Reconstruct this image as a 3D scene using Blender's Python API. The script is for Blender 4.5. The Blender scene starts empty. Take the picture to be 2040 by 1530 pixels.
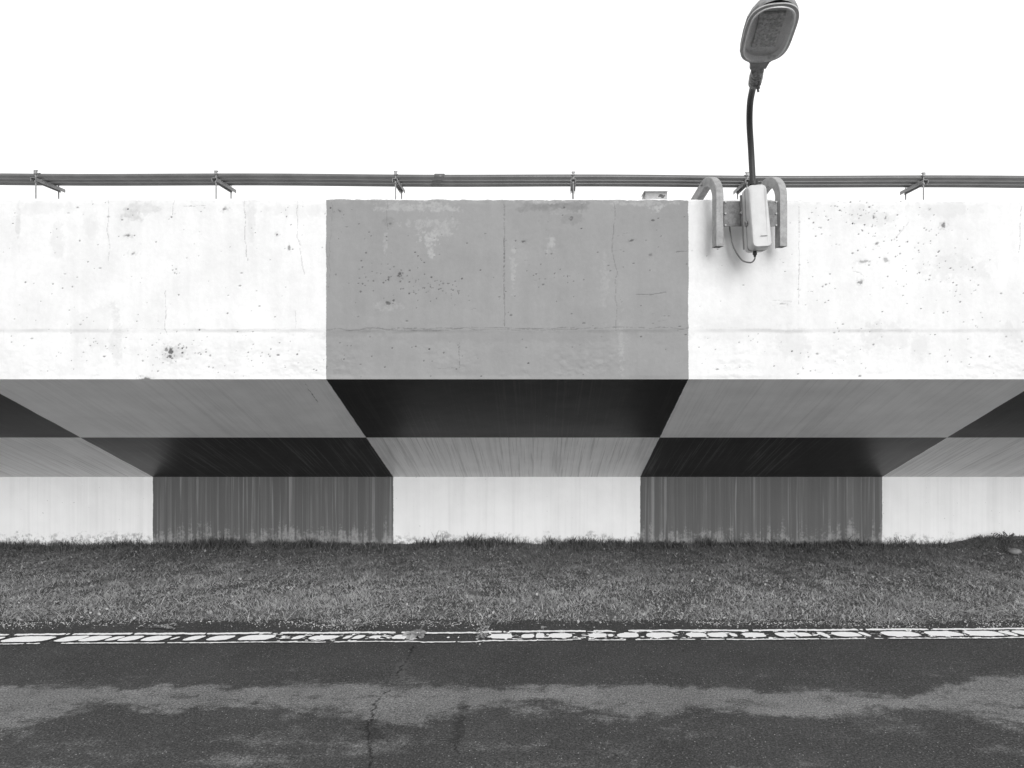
import bpy, bmesh, math, random
import numpy as np
from mathutils import Vector, Matrix
sc = bpy.context.scene
random.seed(7); rng = np.random.default_rng(11)
R = math.radians
# ------------------------------------------------------------------ camera, sky, sun, exposure
F, CX, CY, EYE = 1360.0, 1070.0, 765.0, 1.6          # focal length and principal point in photo pixels
cam = bpy.data.cameras.new("camera"); co = bpy.data.objects.new("camera", cam)
sc.collection.objects.link(co); sc.camera = co
cam.sensor_width = 36; cam.lens = 36*F/2040; cam.shift_x = (1020-CX)/2040; cam.shift_y = 0.0
cam.clip_end = 3000; cam.clip_start = .05
co.location = (0, 0, EYE); co.rotation_euler = (R(90), 0, 0)
SUN_EL, SUN_AZ = 20, 14                              # sun behind the camera, a little to the right
w = bpy.data.worlds.new("World"); sc.world = w; w.use_nodes = True
nt = w.node_tree; nt.nodes.clear()
sky = nt.nodes.new('ShaderNodeTexSky'); sky.sky_type = 'NISHITA'; sky.sun_disc = False
sky.sun_elevation = R(SUN_EL); sky.sun_rotation = R(180-SUN_AZ)
sky.dust_density = 6; sky.air_density = 2
bw = nt.nodes.new('ShaderNodeRGBToBW'); mx = nt.nodes.new('ShaderNodeMixRGB')
mx.inputs[0].default_value = .8; mx.inputs[2].default_value = (12, 12, 12, 1)    # overcast: an even white veil
bg = nt.nodes.new('ShaderNodeBackground'); bg.inputs[1].default_value = .12
ow = nt.nodes.new('ShaderNodeOutputWorld')
nt.links.new(sky.outputs[0], bw.inputs[0]); nt.links.new(bw.outputs[0], mx.inputs[1])
nt.links.new(mx.outputs[0], bg.inputs[0]); nt.links.new(bg.outputs[0], ow.inputs[0])
sl = bpy.data.lights.new("sun", 'SUN'); sl.energy = 2.0; sl.angle = R(35); sl.color = (1, 1, 1)
so = bpy.data.objects.new("sun", sl); sc.collection.objects.link(so)
so.rotation_euler = (R(90-SUN_EL), 0, R(SUN_AZ))
sc.view_settings.view_transform = 'Standard'; sc.view_settings.look = 'None'
sc.view_settings.gamma = 1; sc.view_settings.exposure = .0; sc.view_settings.use_curve_mapping = False
sc.cycles.max_bounces = 8

# ------------------------------------------------------------------ helpers
def PX(px, d): return (px-CX)*d/F
def PZ(py, d): return EYE+(CY-py)*d/F
def P(px, py, d): return Vector((PX(px, d), d, PZ(py, d)))

def tag(o, label=None, cat=None, group=None, kind=None):
    if label: o['label'] = label
    if cat: o['category'] = cat
    if group: o['group'] = group
    if kind: o['kind'] = kind
    return o
def link(name, me, mat, parent=None, smooth=False):
    o = bpy.data.objects.new(name, me); sc.collection.objects.link(o)
    if mat: me.materials.append(mat)
    if parent: o.parent = parent
    if smooth: me.polygons.foreach_set('use_smooth', [True]*len(me.polygons))
    return o
def empty(name, loc, rz=0):
    o = bpy.data.objects.new(name, None); sc.collection.objects.link(o)
    o.location = loc; o.rotation_euler = (0, 0, rz); o.empty_display_size = .1
    return o
def obj(name, bm, mat, parent=None, smooth=False, world=False):
    """link a bmesh; with world=True its coordinates are world ones and are moved into the parent's space"""
    if world and parent is not None:
        m = Matrix.LocRotScale(parent.location, parent.rotation_euler, None).inverted()
        bmesh.ops.transform(bm, matrix=m, verts=bm.verts)
    me = bpy.data.meshes.new(name); bmesh.ops.recalc_face_normals(bm, faces=bm.faces)
    bm.to_mesh(me); bm.free(); return link(name, me, mat, parent, smooth)
def npmesh(name, V, Fq, mat, parent=None, smooth=False, attrs=None):
    me = bpy.data.meshes.new(name); V = np.asarray(V, np.float32); Fq = np.asarray(Fq, np.int32)
    n = Fq.shape[1]; me.vertices.add(len(V)); me.vertices.foreach_set('co', V.ravel())
    me.loops.add(Fq.size); me.loops.foreach_set('vertex_index', Fq.ravel())
    me.polygons.add(len(Fq)); me.polygons.foreach_set('loop_start', np.arange(0, Fq.size, n, dtype=np.int32))
    me.update(calc_edges=True)
    for k, a in (attrs or {}).items():
        A = me.attributes.new(k, 'FLOAT_COLOR', 'POINT')
        c = np.ones((len(V), 4), np.float32); c[:, :a.shape[1]] = a; A.data.foreach_set('color', c.ravel())
    return link(name, me, mat, parent, smooth)
def gridfaces(nx, ny):
    i = np.arange(nx*ny).reshape(ny, nx)
    return np.stack([i[:-1, :-1], i[:-1, 1:], i[1:, 1:], i[1:, :-1]], -1).reshape(-1, 4)
def vnoise(x, y, seed=0):
    r = np.random.default_rng(seed).random((257, 257))
    xi = np.floor(x).astype(int); yi = np.floor(y).astype(int); fx = x-xi; fy = y-yi
    fx = fx*fx*(3-2*fx); fy = fy*fy*(3-2*fy); xi %= 256; yi %= 256
    return (r[yi, xi]*(1-fx)+r[yi, xi+1]*fx)*(1-fy)+(r[yi+1, xi]*(1-fx)+r[yi+1, xi+1]*fx)*fy
def fbm(x, y, seed=0, o=4):
    s = 0; a = 1; t = 0
    for k in range(o): s = s+a*vnoise(x*2**k, y*2**k, seed+k); t += a; a *= .55
    return s/t
def smooth(e0, e1, x):
    t = np.clip((x-e0)/(e1-e0), 0, 1); return t*t*(3-2*t)
def box(bm, c, s, rot=None, bev=0):
    r = bmesh.ops.create_cube(bm, size=1); vs = r['verts']
    m = Matrix.Translation(c) @ (rot.to_4x4() if rot else Matrix()) @ Matrix.Diagonal((*s, 1))
    bmesh.ops.transform(bm, matrix=m, verts=vs)
    if bev:
        es = list({e for v in vs for e in v.link_edges})
        bmesh.ops.bevel(bm, geom=es, offset=bev, segments=2, affect='EDGES', profile=.5)
def sweep(bm, pts, prof, up=Vector((1, 0, 0)), cap=True, rad=None):
    """sweep a closed 2D profile along points; 'up' is one fixed side direction"""
    pts = [Vector(p) for p in pts]; rings = []
    for i, p in enumerate(pts):
        t = (pts[min(i+1, len(pts)-1)]-pts[max(i-1, 0)]).normalized()
        s = (up-t*up.dot(t)).normalized(); n = t.cross(s); k = rad[i] if rad else 1
        rings.append([bm.verts.new(p+s*(a*k)+n*(b*k)) for a, b in prof])
    m = len(prof)
    for a, b in zip(rings, rings[1:]):
        for j in range(m): bm.faces.new((a[j], a[(j+1) % m], b[(j+1) % m], b[j]))
    if cap: bm.faces.new(rings[0]); bm.faces.new(rings[-1])
def circ(r, n=14): return [(r*math.cos(2*math.pi*i/n), r*math.sin(2*math.pi*i/n)) for i in range(n)]
def smoothpath(pts, n=8):
    pts = [Vector(p) for p in pts]; out = []
    for i in range(len(pts)-1):
        p0, p1, p2, p3 = pts[max(i-1, 0)], pts[i], pts[i+1], pts[min(i+2, len(pts)-1)]
        for k in range(n):
            t = k/n
            out.append(.5*((2*p1)+(p2-p0)*t+(2*p0-5*p1+4*p2-p3)*t*t+(3*p1-p0-3*p2+p3)*t**3))
    out.append(pts[-1]); return out

class NG:
    """small node-graph helper"""
    def __init__(s, name):
        s.m = bpy.data.materials.new(name); s.m.use_nodes = True; s.t = s.m.node_tree; s.t.nodes.clear()
        s.out = s.n('ShaderNodeOutputMaterial'); s.b = s.n('ShaderNodeBsdfPrincipled')
        s.t.links.new(s.b.outputs[0], s.out.inputs[0]); s._c = None
    def n(s, t): return s.t.nodes.new(t)
    def set(s, inp, v):
        if isinstance(v, bpy.types.NodeSocket): s.t.links.new(v, inp)
        elif isinstance(v, (int, float)) and inp.type == 'RGBA': inp.default_value = (v, v, v, 1)
        elif isinstance(v, (int, float)) and inp.type == 'VECTOR': inp.default_value = (v, v, v)
        else: inp.default_value = v
    def coord(s):
        if not s._c: s._c = s.n('ShaderNodeTexCoord')
        return s._c.outputs['Object']
    def math(s, op, a, b=0, clamp=False):
        k = s.n('ShaderNodeMath'); k.operation = op; k.use_clamp = clamp; s.set(k.inputs[0], a); s.set(k.inputs[1], b); return k.outputs[0]
    def scale(s, v):
        k = s.n('ShaderNodeMapping'); s.set(k.inputs[0], s.coord()); k.inputs['Scale'].default_value = v; return k.outputs[0]
    def noise(s, sc_, detail=4, rough=.55, vec=None, dist=0):
        k = s.n('ShaderNodeTexNoise'); s.set(k.inputs['Vector'], vec if vec is not None else s.coord())
        k.inputs['Scale'].default_value = sc_; k.inputs['Detail'].default_value = detail
        k.inputs['Roughness'].default_value = rough; k.inputs['Distortion'].default_value = dist; return k.outputs[0]
    def rng(s, v, a, b, c=0, d=1):
        k = s.n('ShaderNodeMapRange'); k.interpolation_type = 'SMOOTHSTEP'; s.set(k.inputs[0], v)
        for i, q in enumerate((a, b, c, d)): k.inputs[i+1].default_value = q
        return k.outputs[0]
    def mix(s, f, a, b, mode='MIX'):
        k = s.n('ShaderNodeMixRGB'); k.blend_type = mode; s.set(k.inputs[0], f); s.set(k.inputs[1], a); s.set(k.inputs[2], b); return k.outputs[0]
    def sep(s, v):
        k = s.n('ShaderNodeSeparateXYZ'); s.set(k.inputs[0], v); return k.outputs
    def attr(s, name):
        k = s.n('ShaderNodeAttribute'); k.attribute_name = name; return k.outputs['Color']
    def bump(s, h, dist=.002, strength=1):
        k = s.n('ShaderNodeBump'); k.inputs['Distance'].default_value = dist; k.inputs['Strength'].default_value = strength
        s.set(k.inputs['Height'], h); s.set(s.b.inputs['Normal'], k.outputs[0])
    def done(s, col, rough=.6, metal=0, spec=.5):
        s.set(s.b.inputs['Base Color'], col); s.set(s.b.inputs['Roughness'], rough)
        s.set(s.b.inputs['Metallic'], metal); s.set(s.b.inputs['Specular IOR Level'], spec); return s.m

EDGES = [-22.9, -20.5, -18.1, -15.7, -13.3, -10.9, -8.55, -6.18, -3.797, -1.422, 1.019, 3.41, 5.8, 8.2, 10.6, 13, 15.4, 17.8, 20.2, 22.6]
def panels(g, even, odd, wob=.011, step_=0):
    """hard edged panels along X: panel -1.42..1.02 gets 'even', neighbours 'odd'"""
    n1 = g.noise(7, 3); n2 = g.noise(90, 2)
    X = g.sep(g.coord())[0]
    x = g.math('ADD', X, g.math('MULTIPLY', g.math('SUBTRACT', n1, .5), wob*2.2))
    x = g.math('ADD', x, g.math('MULTIPLY', g.math('SUBTRACT', n2, .5), wob*.9))
    cnt = 0
    for q in EDGES: cnt = g.math('ADD', cnt, g.math('GREATER_THAN', x, q))
    par_ = g.math('MODULO', cnt, 2)                    # the central panel has an odd or even count of edges to its left
    odd_first = (EDGES.index(-1.422)+1) % 2
    return g.mix(par_, odd, even) if odd_first else g.mix(par_, even, odd)

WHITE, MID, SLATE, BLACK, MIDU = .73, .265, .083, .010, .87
# ------------------------------------------------------------------ materials
def mat_fascia():
    g = NG('painted_fascia')
    base = panels(g, MID, WHITE, .009)
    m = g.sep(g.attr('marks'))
    big = g.noise(2.3, 5, .6); fine = g.noise(35, 5, .65)
    vert = g.noise(5, 4, .6, g.scale((2.2, 1, .35)))
    k = g.math('ADD', g.rng(big, .3, .7, .93, 1.03), g.rng(fine, .25, .75, -.03, .03))
    k = g.math('MULTIPLY', k, g.rng(vert, .3, .7, .96, 1.02))
    col = g.mix(1, base, k, 'MULTIPLY')
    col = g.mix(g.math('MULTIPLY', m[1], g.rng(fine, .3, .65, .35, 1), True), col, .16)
    col = g.mix(g.math('MULTIPLY', m[2], g.rng(fine, .35, .6, .3, 1), True), col, .62)
    col = g.mix(m[0], col, .035)
    h = g.math('ADD', g.math('MULTIPLY', g.noise(14, 6, .65), .8), g.math('MULTIPLY', g.noise(120, 3), .15))
    h = g.math('SUBTRACT', h, g.math('MULTIPLY', m[0], 1.4))
    g.bump(h, .004, .5)
    return g.done(col, .62, 0, .35)
def mat_soffit(outer):
    g = NG('painted_soffit_outer' if outer else 'painted_soffit_inner')
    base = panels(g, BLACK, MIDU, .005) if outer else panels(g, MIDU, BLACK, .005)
    st = g.noise(1, 5, .6, g.scale((26, .5, .1)), .4); st2 = g.noise(1, 4, .6, g.scale((60, .9, .1)), .3)
    patch = g.noise(1, 2, .5, g.scale((1.6, .7, .5))); blot = g.noise(3.5, 5, .6)
    a = .5 if outer else 1.15
    thin = g.math('MULTIPLY', g.rng(st2, .53, .61), g.rng(patch, .3, .6, .15, 1))
    dark = g.rng(st, .42, .7)
    col = g.mix(g.math('MULTIPLY', dark, .30*a), base, g.mix(1, base, .45, 'MULTIPLY'))
    col = g.mix(g.math('MULTIPLY', thin, (.09 if outer else .38)), col, .22)
    col = g.mix(1, col, g.rng(blot, .3, .7, .94, 1.04), 'MULTIPLY')
    col = g.mix(g.rng(g.noise(60, 2), .72, .76, 0, .25), col, .35)
    m = g.sep(g.attr('marks')); col = g.mix(m[0], col, .02)
    g.bump(g.math('ADD', g.noise(9, 5), g.math('MULTIPLY', st, .5)), .003, .35)
    return g.done(col, .42, 0, .42)
def mat_lower():
    g = NG('painted_lower_wall')
    base = panels(g, WHITE, SLATE, .008)
    isw = g.rng(base, .3, .5)
    Z = g.sep(g.coord())[2]
    st = g.noise(1, 6, .65, g.scale((17, 1, .28)), .5); st2 = g.noise(1, 4, .6, g.scale((46, 1, .45)), .5)
    st3 = g.noise(1, 4, .6, g.scale((5, 1, .6)))
    drip = g.math('MULTIPLY', g.rng(st, .42, .68), g.rng(st3, .3, .6, .35, 1))
    dthin = g.math('MULTIPLY', g.rng(st2, .54, .64), g.rng(st3, .35, .6, .25, 1))
    colg = g.mix(g.math('MULTIPLY', drip, .24), base, .25)
    colg = g.mix(g.math('MULTIPLY', dthin, .36), colg, .33)
    colw = g.mix(1, base, g.math('MULTIPLY', g.rng(g.math('ADD', g.math('MULTIPLY', st, .6), g.math('MULTIPLY', st3, .4)), .42, .68, 1.02, .91), g.rng(g.noise(3, 5, .6), .3, .7, .96, 1.02)), 'MULTIPLY')
    col = g.mix(isw, colg, colw)
    low = g.noise(5, 7, .72)
    nb = g.math('ADD', Z, g.math('MULTIPLY', g.math('SUBTRACT', low, .5), .55))
    nb2 = g.math('ADD', nb, g.math('ADD', g.math('MULTIPLY', g.math('SUBTRACT', st, .5), -.7), g.math('MULTIPLY', g.math('SUBTRACT', g.noise(40, 5, .7), .5), .25)))
    chalk = g.math('MULTIPLY', g.rng(nb2, .0, .17, 1, 0), g.rng(isw, 0, 1, .6, 0))
    col = g.mix(chalk, col, .33)
    dn = g.noise(22, 6, .75)
    grime = g.math('MULTIPLY', g.rng(g.math('ADD', Z, g.math('MULTIPLY', g.math('SUBTRACT', low, .5), .4)), .05, .13, 1, 0), g.rng(dn, .47, .58))
    col = g.mix(g.math('MULTIPLY', grime, .65), col, .12)
    sp = g.rng(g.noise(48, 2, .5), .73, .77); col = g.mix(g.math('MULTIPLY', sp, .7), col, .09)
    g.bump(g.math('ADD', g.noise(12, 6, .6), g.math('MULTIPLY', g.noise(90, 3), .2)), .004, .45)
    return g.done(col, .6, 0, .35)
def mat_concrete():
    g = NG('bare_concrete'); n = g.noise(6, 6, .65)
    g.bump(g.noise(40, 5), .003, .5); return g.done(g.mix(n, .22, .42), .85, 0, .3)
def mat_galv(name, a, b, rough=.5, metal=.3, dirt=True):
    g = NG(name); n = g.noise(26, 6, .7); n2 = g.noise(170, 3, .6)
    col = g.mix(g.rng(n, .35, .65), a, b)
    col = g.mix(g.rng(n2, .3, .7, 0, .25), col, a*.5)
    if dirt: col = g.mix(g.rng(g.noise(9, 4, .8), .56, .68, 0, .55), col, a*.35)
    g.bump(n2, .0008, .4); return g.done(col, g.rng(n, .2, .8, rough-.1, rough+.15), metal)
def mat_plain(name, v, rough=.5, metal=0, var=.12, sc_=20):
    g = NG(name); n = g.noise(sc_, 5, .6)
    g.bump(g.noise(sc_*8, 3), .0006, .3)
    return g.done(g.mix(g.rng(n, .3, .7), v*(1-var), v*(1+var)), rough, metal)
def mat_asphalt():
    g = NG('asphalt'); m = g.sep(g.attr('marks'))
    f = g.noise(115, 4, .85); f2 = g.noise(60, 5, .7); b = g.noise(2.2, 5, .6)
    gr_ = g.math('ADD', m[1], g.math('MULTIPLY', g.math('SUBTRACT', g.noise(75, 4, .75), .5), 1.3)); gr_ = g.math('ADD', gr_, g.math('MULTIPLY', g.math('SUBTRACT', g.noise(14, 5, .7), .5), 1.2))
    col = g.mix(g.rng(gr_, .15, .85), g.mix(g.rng(f2, .3, .7), .037, .055), g.mix(g.rng(f2, .3, .7), .135, .19))
    col = g.mix(1, col, g.rng(b, .3, .7, .85, 1.15), 'MULTIPLY')
    col = g.mix(1, col, g.rng(f, .33, .67, .28, 1.72), 'MULTIPLY')
    v = g.n('ShaderNodeTexVoronoi'); g.set(v.inputs['Vector'], g.coord()); v.inputs['Scale'].default_value = 95
    cs = g.sep(v.outputs['Color'])
    speck = g.math('MULTIPLY', g.rng(v.outputs['Distance'], .18, .34, 1, 0), g.rng(cs[0], .88, .95))
    col = g.mix(g.math('MULTIPLY', speck, g.rng(cs[1], 0, 1, .3, 1)), col, .38)
    mid = g.math('MULTIPLY', g.rng(v.outputs['Distance'], .25, .5, 1, 0), g.rng(cs[2], .55, .9))
    col = g.mix(g.math('MULTIPLY', mid, .5), col, .13)
    col = g.mix(m[2], col, .12)
    col = g.mix(m[0], col, .008)
    h = g.math('ADD', f, g.math('MULTIPLY', v.outputs['Distance'], -.8)); h = g.math('SUBTRACT', h, g.math('MULTIPLY', m[0], 4))
    g.bump(h, .004, .8)
    return g.done(col, .85, 0, .3)
def mat_line():
    g = NG('road_paint'); m = g.sep(g.attr('marks'))
    n = g.noise(110, 4, .7); n2 = g.noise(28, 4, .6)
    v = g.math('ADD', m[0], g.math('MULTIPLY', g.math('SUBTRACT', n, .5), .5))
    v = g.math('ADD', v, g.math('MULTIPLY', g.math('SUBTRACT', n2, .5), .4))
    mk = g.rng(v, .47, .55)
    col = g.mix(g.rng(n, .3, .7), .82, .9)
    tr = g.n('ShaderNodeBsdfTransparent'); ms = g.n('ShaderNodeMixShader')
    g.set(ms.inputs[0], mk); g.t.links.new(tr.outputs[0], ms.inputs[1]); g.t.links.new(g.b.outputs[0], ms.inputs[2])
    g.t.links.new(ms.outputs[0], g.out.inputs[0]); g.bump(n, .002, .5)
    return g.done(col, .7)
def mat_soil():
    g = NG('soil'); n = g.noise(60, 6, .75); n2 = g.noise(9, 5, .7)
    col = g.mix(n, .03, .18); col = g.mix(1, col, g.rng(n2, .3, .7, .7, 1.3), 'MULTIPLY')
    g.bump(n, .012, .9); return g.done(col, .95, 0, .1)
def mat_ground():
    g = NG('ground'); n = g.noise(.7, 8, .7); g.bump(g.noise(30, 5), .01, .6)
    return g.done(g.mix(n, .06, .13), .95, 0, .1)
def mat_leaf(name):
    g = NG(name); c = g.attr('tone'); g.done(c, .65, 0, .3)
    tl = g.n('ShaderNodeBsdfTranslucent'); g.set(tl.inputs[0], c); ms = g.n('ShaderNodeMixShader'); ms.inputs[0].default_value = .3
    g.t.links.new(g.b.outputs[0], ms.inputs[1]); g.t.links.new(tl.outputs[0], ms.inputs[2]); g.t.links.new(ms.outputs[0], g.out.inputs[0])
    return g.m
def mat_glass():
    g = NG('lamp_glass'); g.set(g.b.inputs['Transmission Weight'], 1.0); g.set(g.b.inputs['IOR'], 1.15)
    return g.done(g.mix(g.noise(30, 4), .85, .95), .15)
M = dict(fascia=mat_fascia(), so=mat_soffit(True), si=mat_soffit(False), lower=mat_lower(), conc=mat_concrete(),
         hook=mat_galv('galvanised_tube', .26, .38, .45, .15, False), plate=mat_galv('weathered_plate', .11, .25, .6),
         bracket=mat_galv('galvanised_bracket', .22, .34), pipe=mat_plain('grey_conduit', .10, .3, 0, .15, 6),
         arm=mat_plain('dark_pipe', .035, .5), boxm=mat_plain('pale_plastic', .46, .4, 0, .06), seam=mat_plain('grey_gasket', .22, .5),
         black=mat_plain('black_rubber_and_hollow', .015, .5), head=mat_galv('cast_lamp_housing', .22, .32, .5, .1), frame=mat_galv('lamp_frame_metal', .42, .55, .5, .1), rim=mat_plain('pale_rim', .75, .35, .2),
         tray=mat_galv('lamp_reflector', .78, .88, .4, .0), led=mat_plain('led_board', .5, .5, 0, .4, 60), collar=mat_galv('stained_collar', .1, .34, .5, .3),
         cable=mat_plain('grey_cable', .2, .5), glass=mat_glass(), asphalt=mat_asphalt(), line=mat_line(), soil=mat_soil(),
         ground=mat_ground(), blade=mat_leaf('grass_blades'), leaf=mat_leaf('weed_leaf'), stone=mat_plain('pale_stone', .17, .8, 0, .25, 15),
         grit=mat_plain('pale_grit', .45, .8, 0, .4, 40), ubox=mat_galv('white_box_paint', .6, .72, .5, 0, False))

# ------------------------------------------------------------------ the concrete wall
D0, D1, D2 = 4.6, 5.676, 6.748
wall = empty('concrete_wall', (0, D0, 0))
tag(wall, 'overhanging concrete wall painted in white, grey and black checker panels beside the road', 'wall')
def local(V): V = np.array(V, np.float32); V[:, 1] -= D0; return V
# fascia: a dense sheet with its wear marks, painted joint shade and relief
xs = np.concatenate([[-30, -24, -18, -12, -8, -6, -5], np.arange(-4.3, 4.1, .005), [4.6, 5, 6, 8, 12, 18, 24, 30]])
zf = np.concatenate([np.arange(1.632, 2.826, .005), [2.83, 2.836]])
Xg, Zg = np.meshgrid(xs, zf)
NP = 3*0
mk = np.zeros(Xg.shape+(3,), np.float32)
pxg = Xg*F/D0+CX; pyg = CY-(Zg-EYE)*F/D0               # where each bit of wall lies in photo units, to place its own wear and painted joint shade
nA = fbm(Xg*30+400, Zg*30, 3); nB = fbm(Xg*9+100, Zg*9, 5); nC = fbm(Xg*70+700, Zg*70, 8)
def blob(ch, x, y, rx, ry, s=1, rough=.8, n=None):
    j0, j1 = np.searchsorted(xs, [(x-3*rx-CX)*D0/F, (x+3*rx-CX)*D0/F]); zz = EYE+(CY-(y+3*ry))*D0/F, EYE+(CY-(y-3*ry))*D0/F
    i0, i1 = np.searchsorted(zf, zz)
    if i1 <= i0 or j1 <= j0: return
    q = ((pxg[i0:i1, j0:j1]-x)/rx)**2+((pyg[i0:i1, j0:j1]-y)/ry)**2
    q = np.sqrt(q)+((nA if n is None else n)[i0:i1, j0:j1]-.5)*rough*2
    mk[i0:i1, j0:j1, ch] = np.maximum(mk[i0:i1, j0:j1, ch], s*(1-smooth(.55, 1.1, q)))
def crack(ch, pts, wd, s=1, dotted=0, wig=2.5, seed=1):
    pts = np.array(pts, float); r = np.random.default_rng(seed)
    for a, b in zip(pts, pts[1:]):
        L = np.hypot(*(b-a)); n = max(2, int(L/1.6))
        for k in range(n):
            p = a+(b-a)*k/n; off = (vnoise(np.array([p[1]*.06+p[0]*.05]), np.array([seed*3.7]), seed)[0]-.5)*2*wig
            off += (r.random()-.5)*.8
            if dotted and r.random() < dotted: continue
            horiz = abs(b[0]-a[0]) > abs(b[1]-a[1])
            ww = wd*(.45+.6*r.random()); s_ = s*(.35+.65*vnoise(np.array([k*.12]), np.array([seed*1.9]), seed+3)[0])
            blob(ch, p[0]+(0 if horiz else off), p[1]+(off if horiz else 0), ww+ (1 if horiz else 0), ww+(0 if horiz else 1), s_*(.5+.5*r.random()), .35)
r_ = np.random.default_rng(5)
for (x, y, sx, sy, n, mxr) in [(795, 560, 60, 22, 90, 2.4), (870, 575, 35, 15, 30, 2.0), (1115, 553, 45, 8, 22, 1.8), (1690, 425, 45, 22, 70, 2.2), (1780, 470, 60, 40, 60, 2),
        (1880, 530, 55, 50, 70, 1.9), (1640, 560, 60, 50, 22, 1.8), (1640, 710, 70, 30, 26, 1.8), (1480, 700, 90, 30, 16, 1.6), (340, 700, 45, 16, 40, 2.4), (180, 690, 110, 30, 50, 1.5), (470, 700, 80, 25, 50, 1.6),
        (560, 470, 45, 30, 14, 2.2), (300, 490, 100, 60, 20, 2.0), (100, 480, 80, 60, 20, 1.8), (1900, 650, 90, 70, 30, 1.6), (1250, 500, 90, 70, 26, 2), (800, 700, 130, 25, 20, 2), (720, 450, 50, 50, 14, 2)]:
    for k in range(n):
        rr = .6+(mxr*.85-.6)*r_.random()**2
        blob(0, x+r_.normal()*sx, y+r_.normal()*sy, rr*1.2, rr, .5+.5*r_.random(), .3)
for k in range(340):
    x = r_.uniform(-30, 2070); y = r_.uniform(405, 752); rr = .5+1.5*r_.random()**3
    blob(0, x, y, rr*(1+1.2*r_.random()), rr, .35+.5*r_.random(), .3)
for (x, y, rx, ry, s) in [(340, 703, 7, 10, 1), (331, 697, 5, 5, .7), (290, 756, 10, 4, .9), (773, 604, 7, 4, .8), (1043, 481, 6, 3, .9), (1257, 480, 6, 3, .8), (796, 546, 4, 4, .9), (794, 550, 5, 4, .8), (255, 471, 6, 3, .8),
        (265, 505, 6, 3, .6), (448, 418, 6, 3, .7), (1140, 436, 6, 5, .6), (1295, 508, 3, 3, .5), (552, 468, 3, 3, .9), (575, 494, 3, 5, .7), (1765, 432, 4, 4, .8), (1741, 432, 4, 4, .8), (1880, 448, 5, 5, .8),
        (1747, 485, 4, 3, .7), (1765, 518, 5, 5, .5), (1715, 563, 6, 4, .7), (1720, 521, 12, 3, .5), (1852, 415, 3, 3, .9), (675, 420, 4, 3, .6), (1557, 606, 10, 3, .4)]:
    blob(0, x, y, rx*.8, ry*.8, s*.85, 1.5, nC); blob(1, x, y, rx*1.8, ry*2, s*.35, 1.2, nC)
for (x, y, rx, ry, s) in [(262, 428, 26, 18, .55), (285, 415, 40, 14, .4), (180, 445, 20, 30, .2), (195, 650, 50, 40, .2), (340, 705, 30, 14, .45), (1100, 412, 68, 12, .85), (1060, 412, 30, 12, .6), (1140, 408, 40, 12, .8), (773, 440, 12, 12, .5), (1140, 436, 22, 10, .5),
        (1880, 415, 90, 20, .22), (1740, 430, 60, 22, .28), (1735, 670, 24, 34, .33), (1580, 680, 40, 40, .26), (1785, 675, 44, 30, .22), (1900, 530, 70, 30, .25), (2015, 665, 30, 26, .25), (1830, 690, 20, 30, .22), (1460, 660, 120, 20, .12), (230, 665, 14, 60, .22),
        (36, 450, 6, 50, .25), (115, 480, 14, 40, .16), (500, 440, 10, 45, .18), (600, 420, 60, 16, .18), (90, 415, 60, 14, .2), (520, 690, 60, 20, .18), (1050, 430, 34, 60, .14), (1010, 670, 360, 12, .26), (900, 672, 170, 12, .2), (700, 665, 60, 10, .3), (1490, 560, 90, 80, .07), (700, 560, 40, 90, .07)]:  # stains; the long low blobs under the pour joint are its shade, painted
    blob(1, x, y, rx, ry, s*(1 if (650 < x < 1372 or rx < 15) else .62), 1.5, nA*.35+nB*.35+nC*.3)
for (x, y, rx, ry, s) in [(855, 474, 18, 18, .55), (858, 502, 8, 14, .5), (800, 414, 50, 9, .4), (870, 412, 40, 10, .45), (860, 446, 50, 10, .3), (880, 460, 20, 16, .3), (1098, 488, 14, 14, .4), (1022, 535, 6, 40, .3), (1308, 414, 14, 8, .6), (1280, 405, 60, 6, .4),
        (768, 480, 5, 22, .3), (1095, 402, 60, 4, .5), (1110, 420, 24, 6, .35), (1205, 560, 8, 60, .15), (770, 610, 30, 10, .2), (1238, 690, 6, 60, .25)]:
    blob(2, x, y, rx, ry, s*.5, 1.7, nA*.45+nC*.55)
crack(0, [(1004, 403), (1005, 650)], 1.5, .75, .3, 1, 2); crack(0, [(1592, 405), (1590, 610)], 1.2, .5, .35, 1, 3)
crack(0, [(1221, 403), (1224, 440), (1219, 478), (1228, 540), (1226, 620), (1230, 660)], 1.15, .6, .25, 3, 4)
crack(0, [(215, 400), (216, 440), (213, 460), (218, 490), (216, 520)], 1.0, .55, .1, 1.5, 5); crack(0, [(347, 402), (343, 430)], 1.0, .6, .1, 1.5, 6)
crack(0, [(487, 400), (488, 450), (488, 480), (494, 520)], 1.1, .7, .15, 2, 7); crack(0, [(592, 402), (592, 470), (600, 510), (606, 550)], 1.1, .65, .2, 2, 8)
crack(0, [(329, 580), (330, 630), (328, 655), (332, 668)], 1.1, .6, .08, 1.5, 9); crack(0, [(586, 620), (590, 655)], 1.1, .6, .1, 2, 10)
crack(0, [(2036, 410), (2031, 450), (2034, 480), (2029, 505)], 1.1, .65, .15, 2, 11); crack(0, [(914, 680), (914, 735)], 1, .5, .3, 1, 12)
crack(0, [(771, 402), (771, 460)], 1.1, .55, .2, 1.5, 13); crack(0, [(661, 405), (656, 500), (655, 600)], .9, .4, .3, 2, 14)
crack(0, [(1268, 587), (1298, 587), (1329, 582)], 1.3, .75, 0, .5, 15); crack(0, [(365, 412), (410, 411)], .9, .5, .3, .6, 16)
crack(0, [(1780, 480), (1800, 456), (1812, 440)], 1.3, .5, .2, 1, 17); crack(0, [(1701, 541), (1712, 543), (1722, 551), (1730, 551)], 1, .65, 0, .3, 18)
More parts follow.
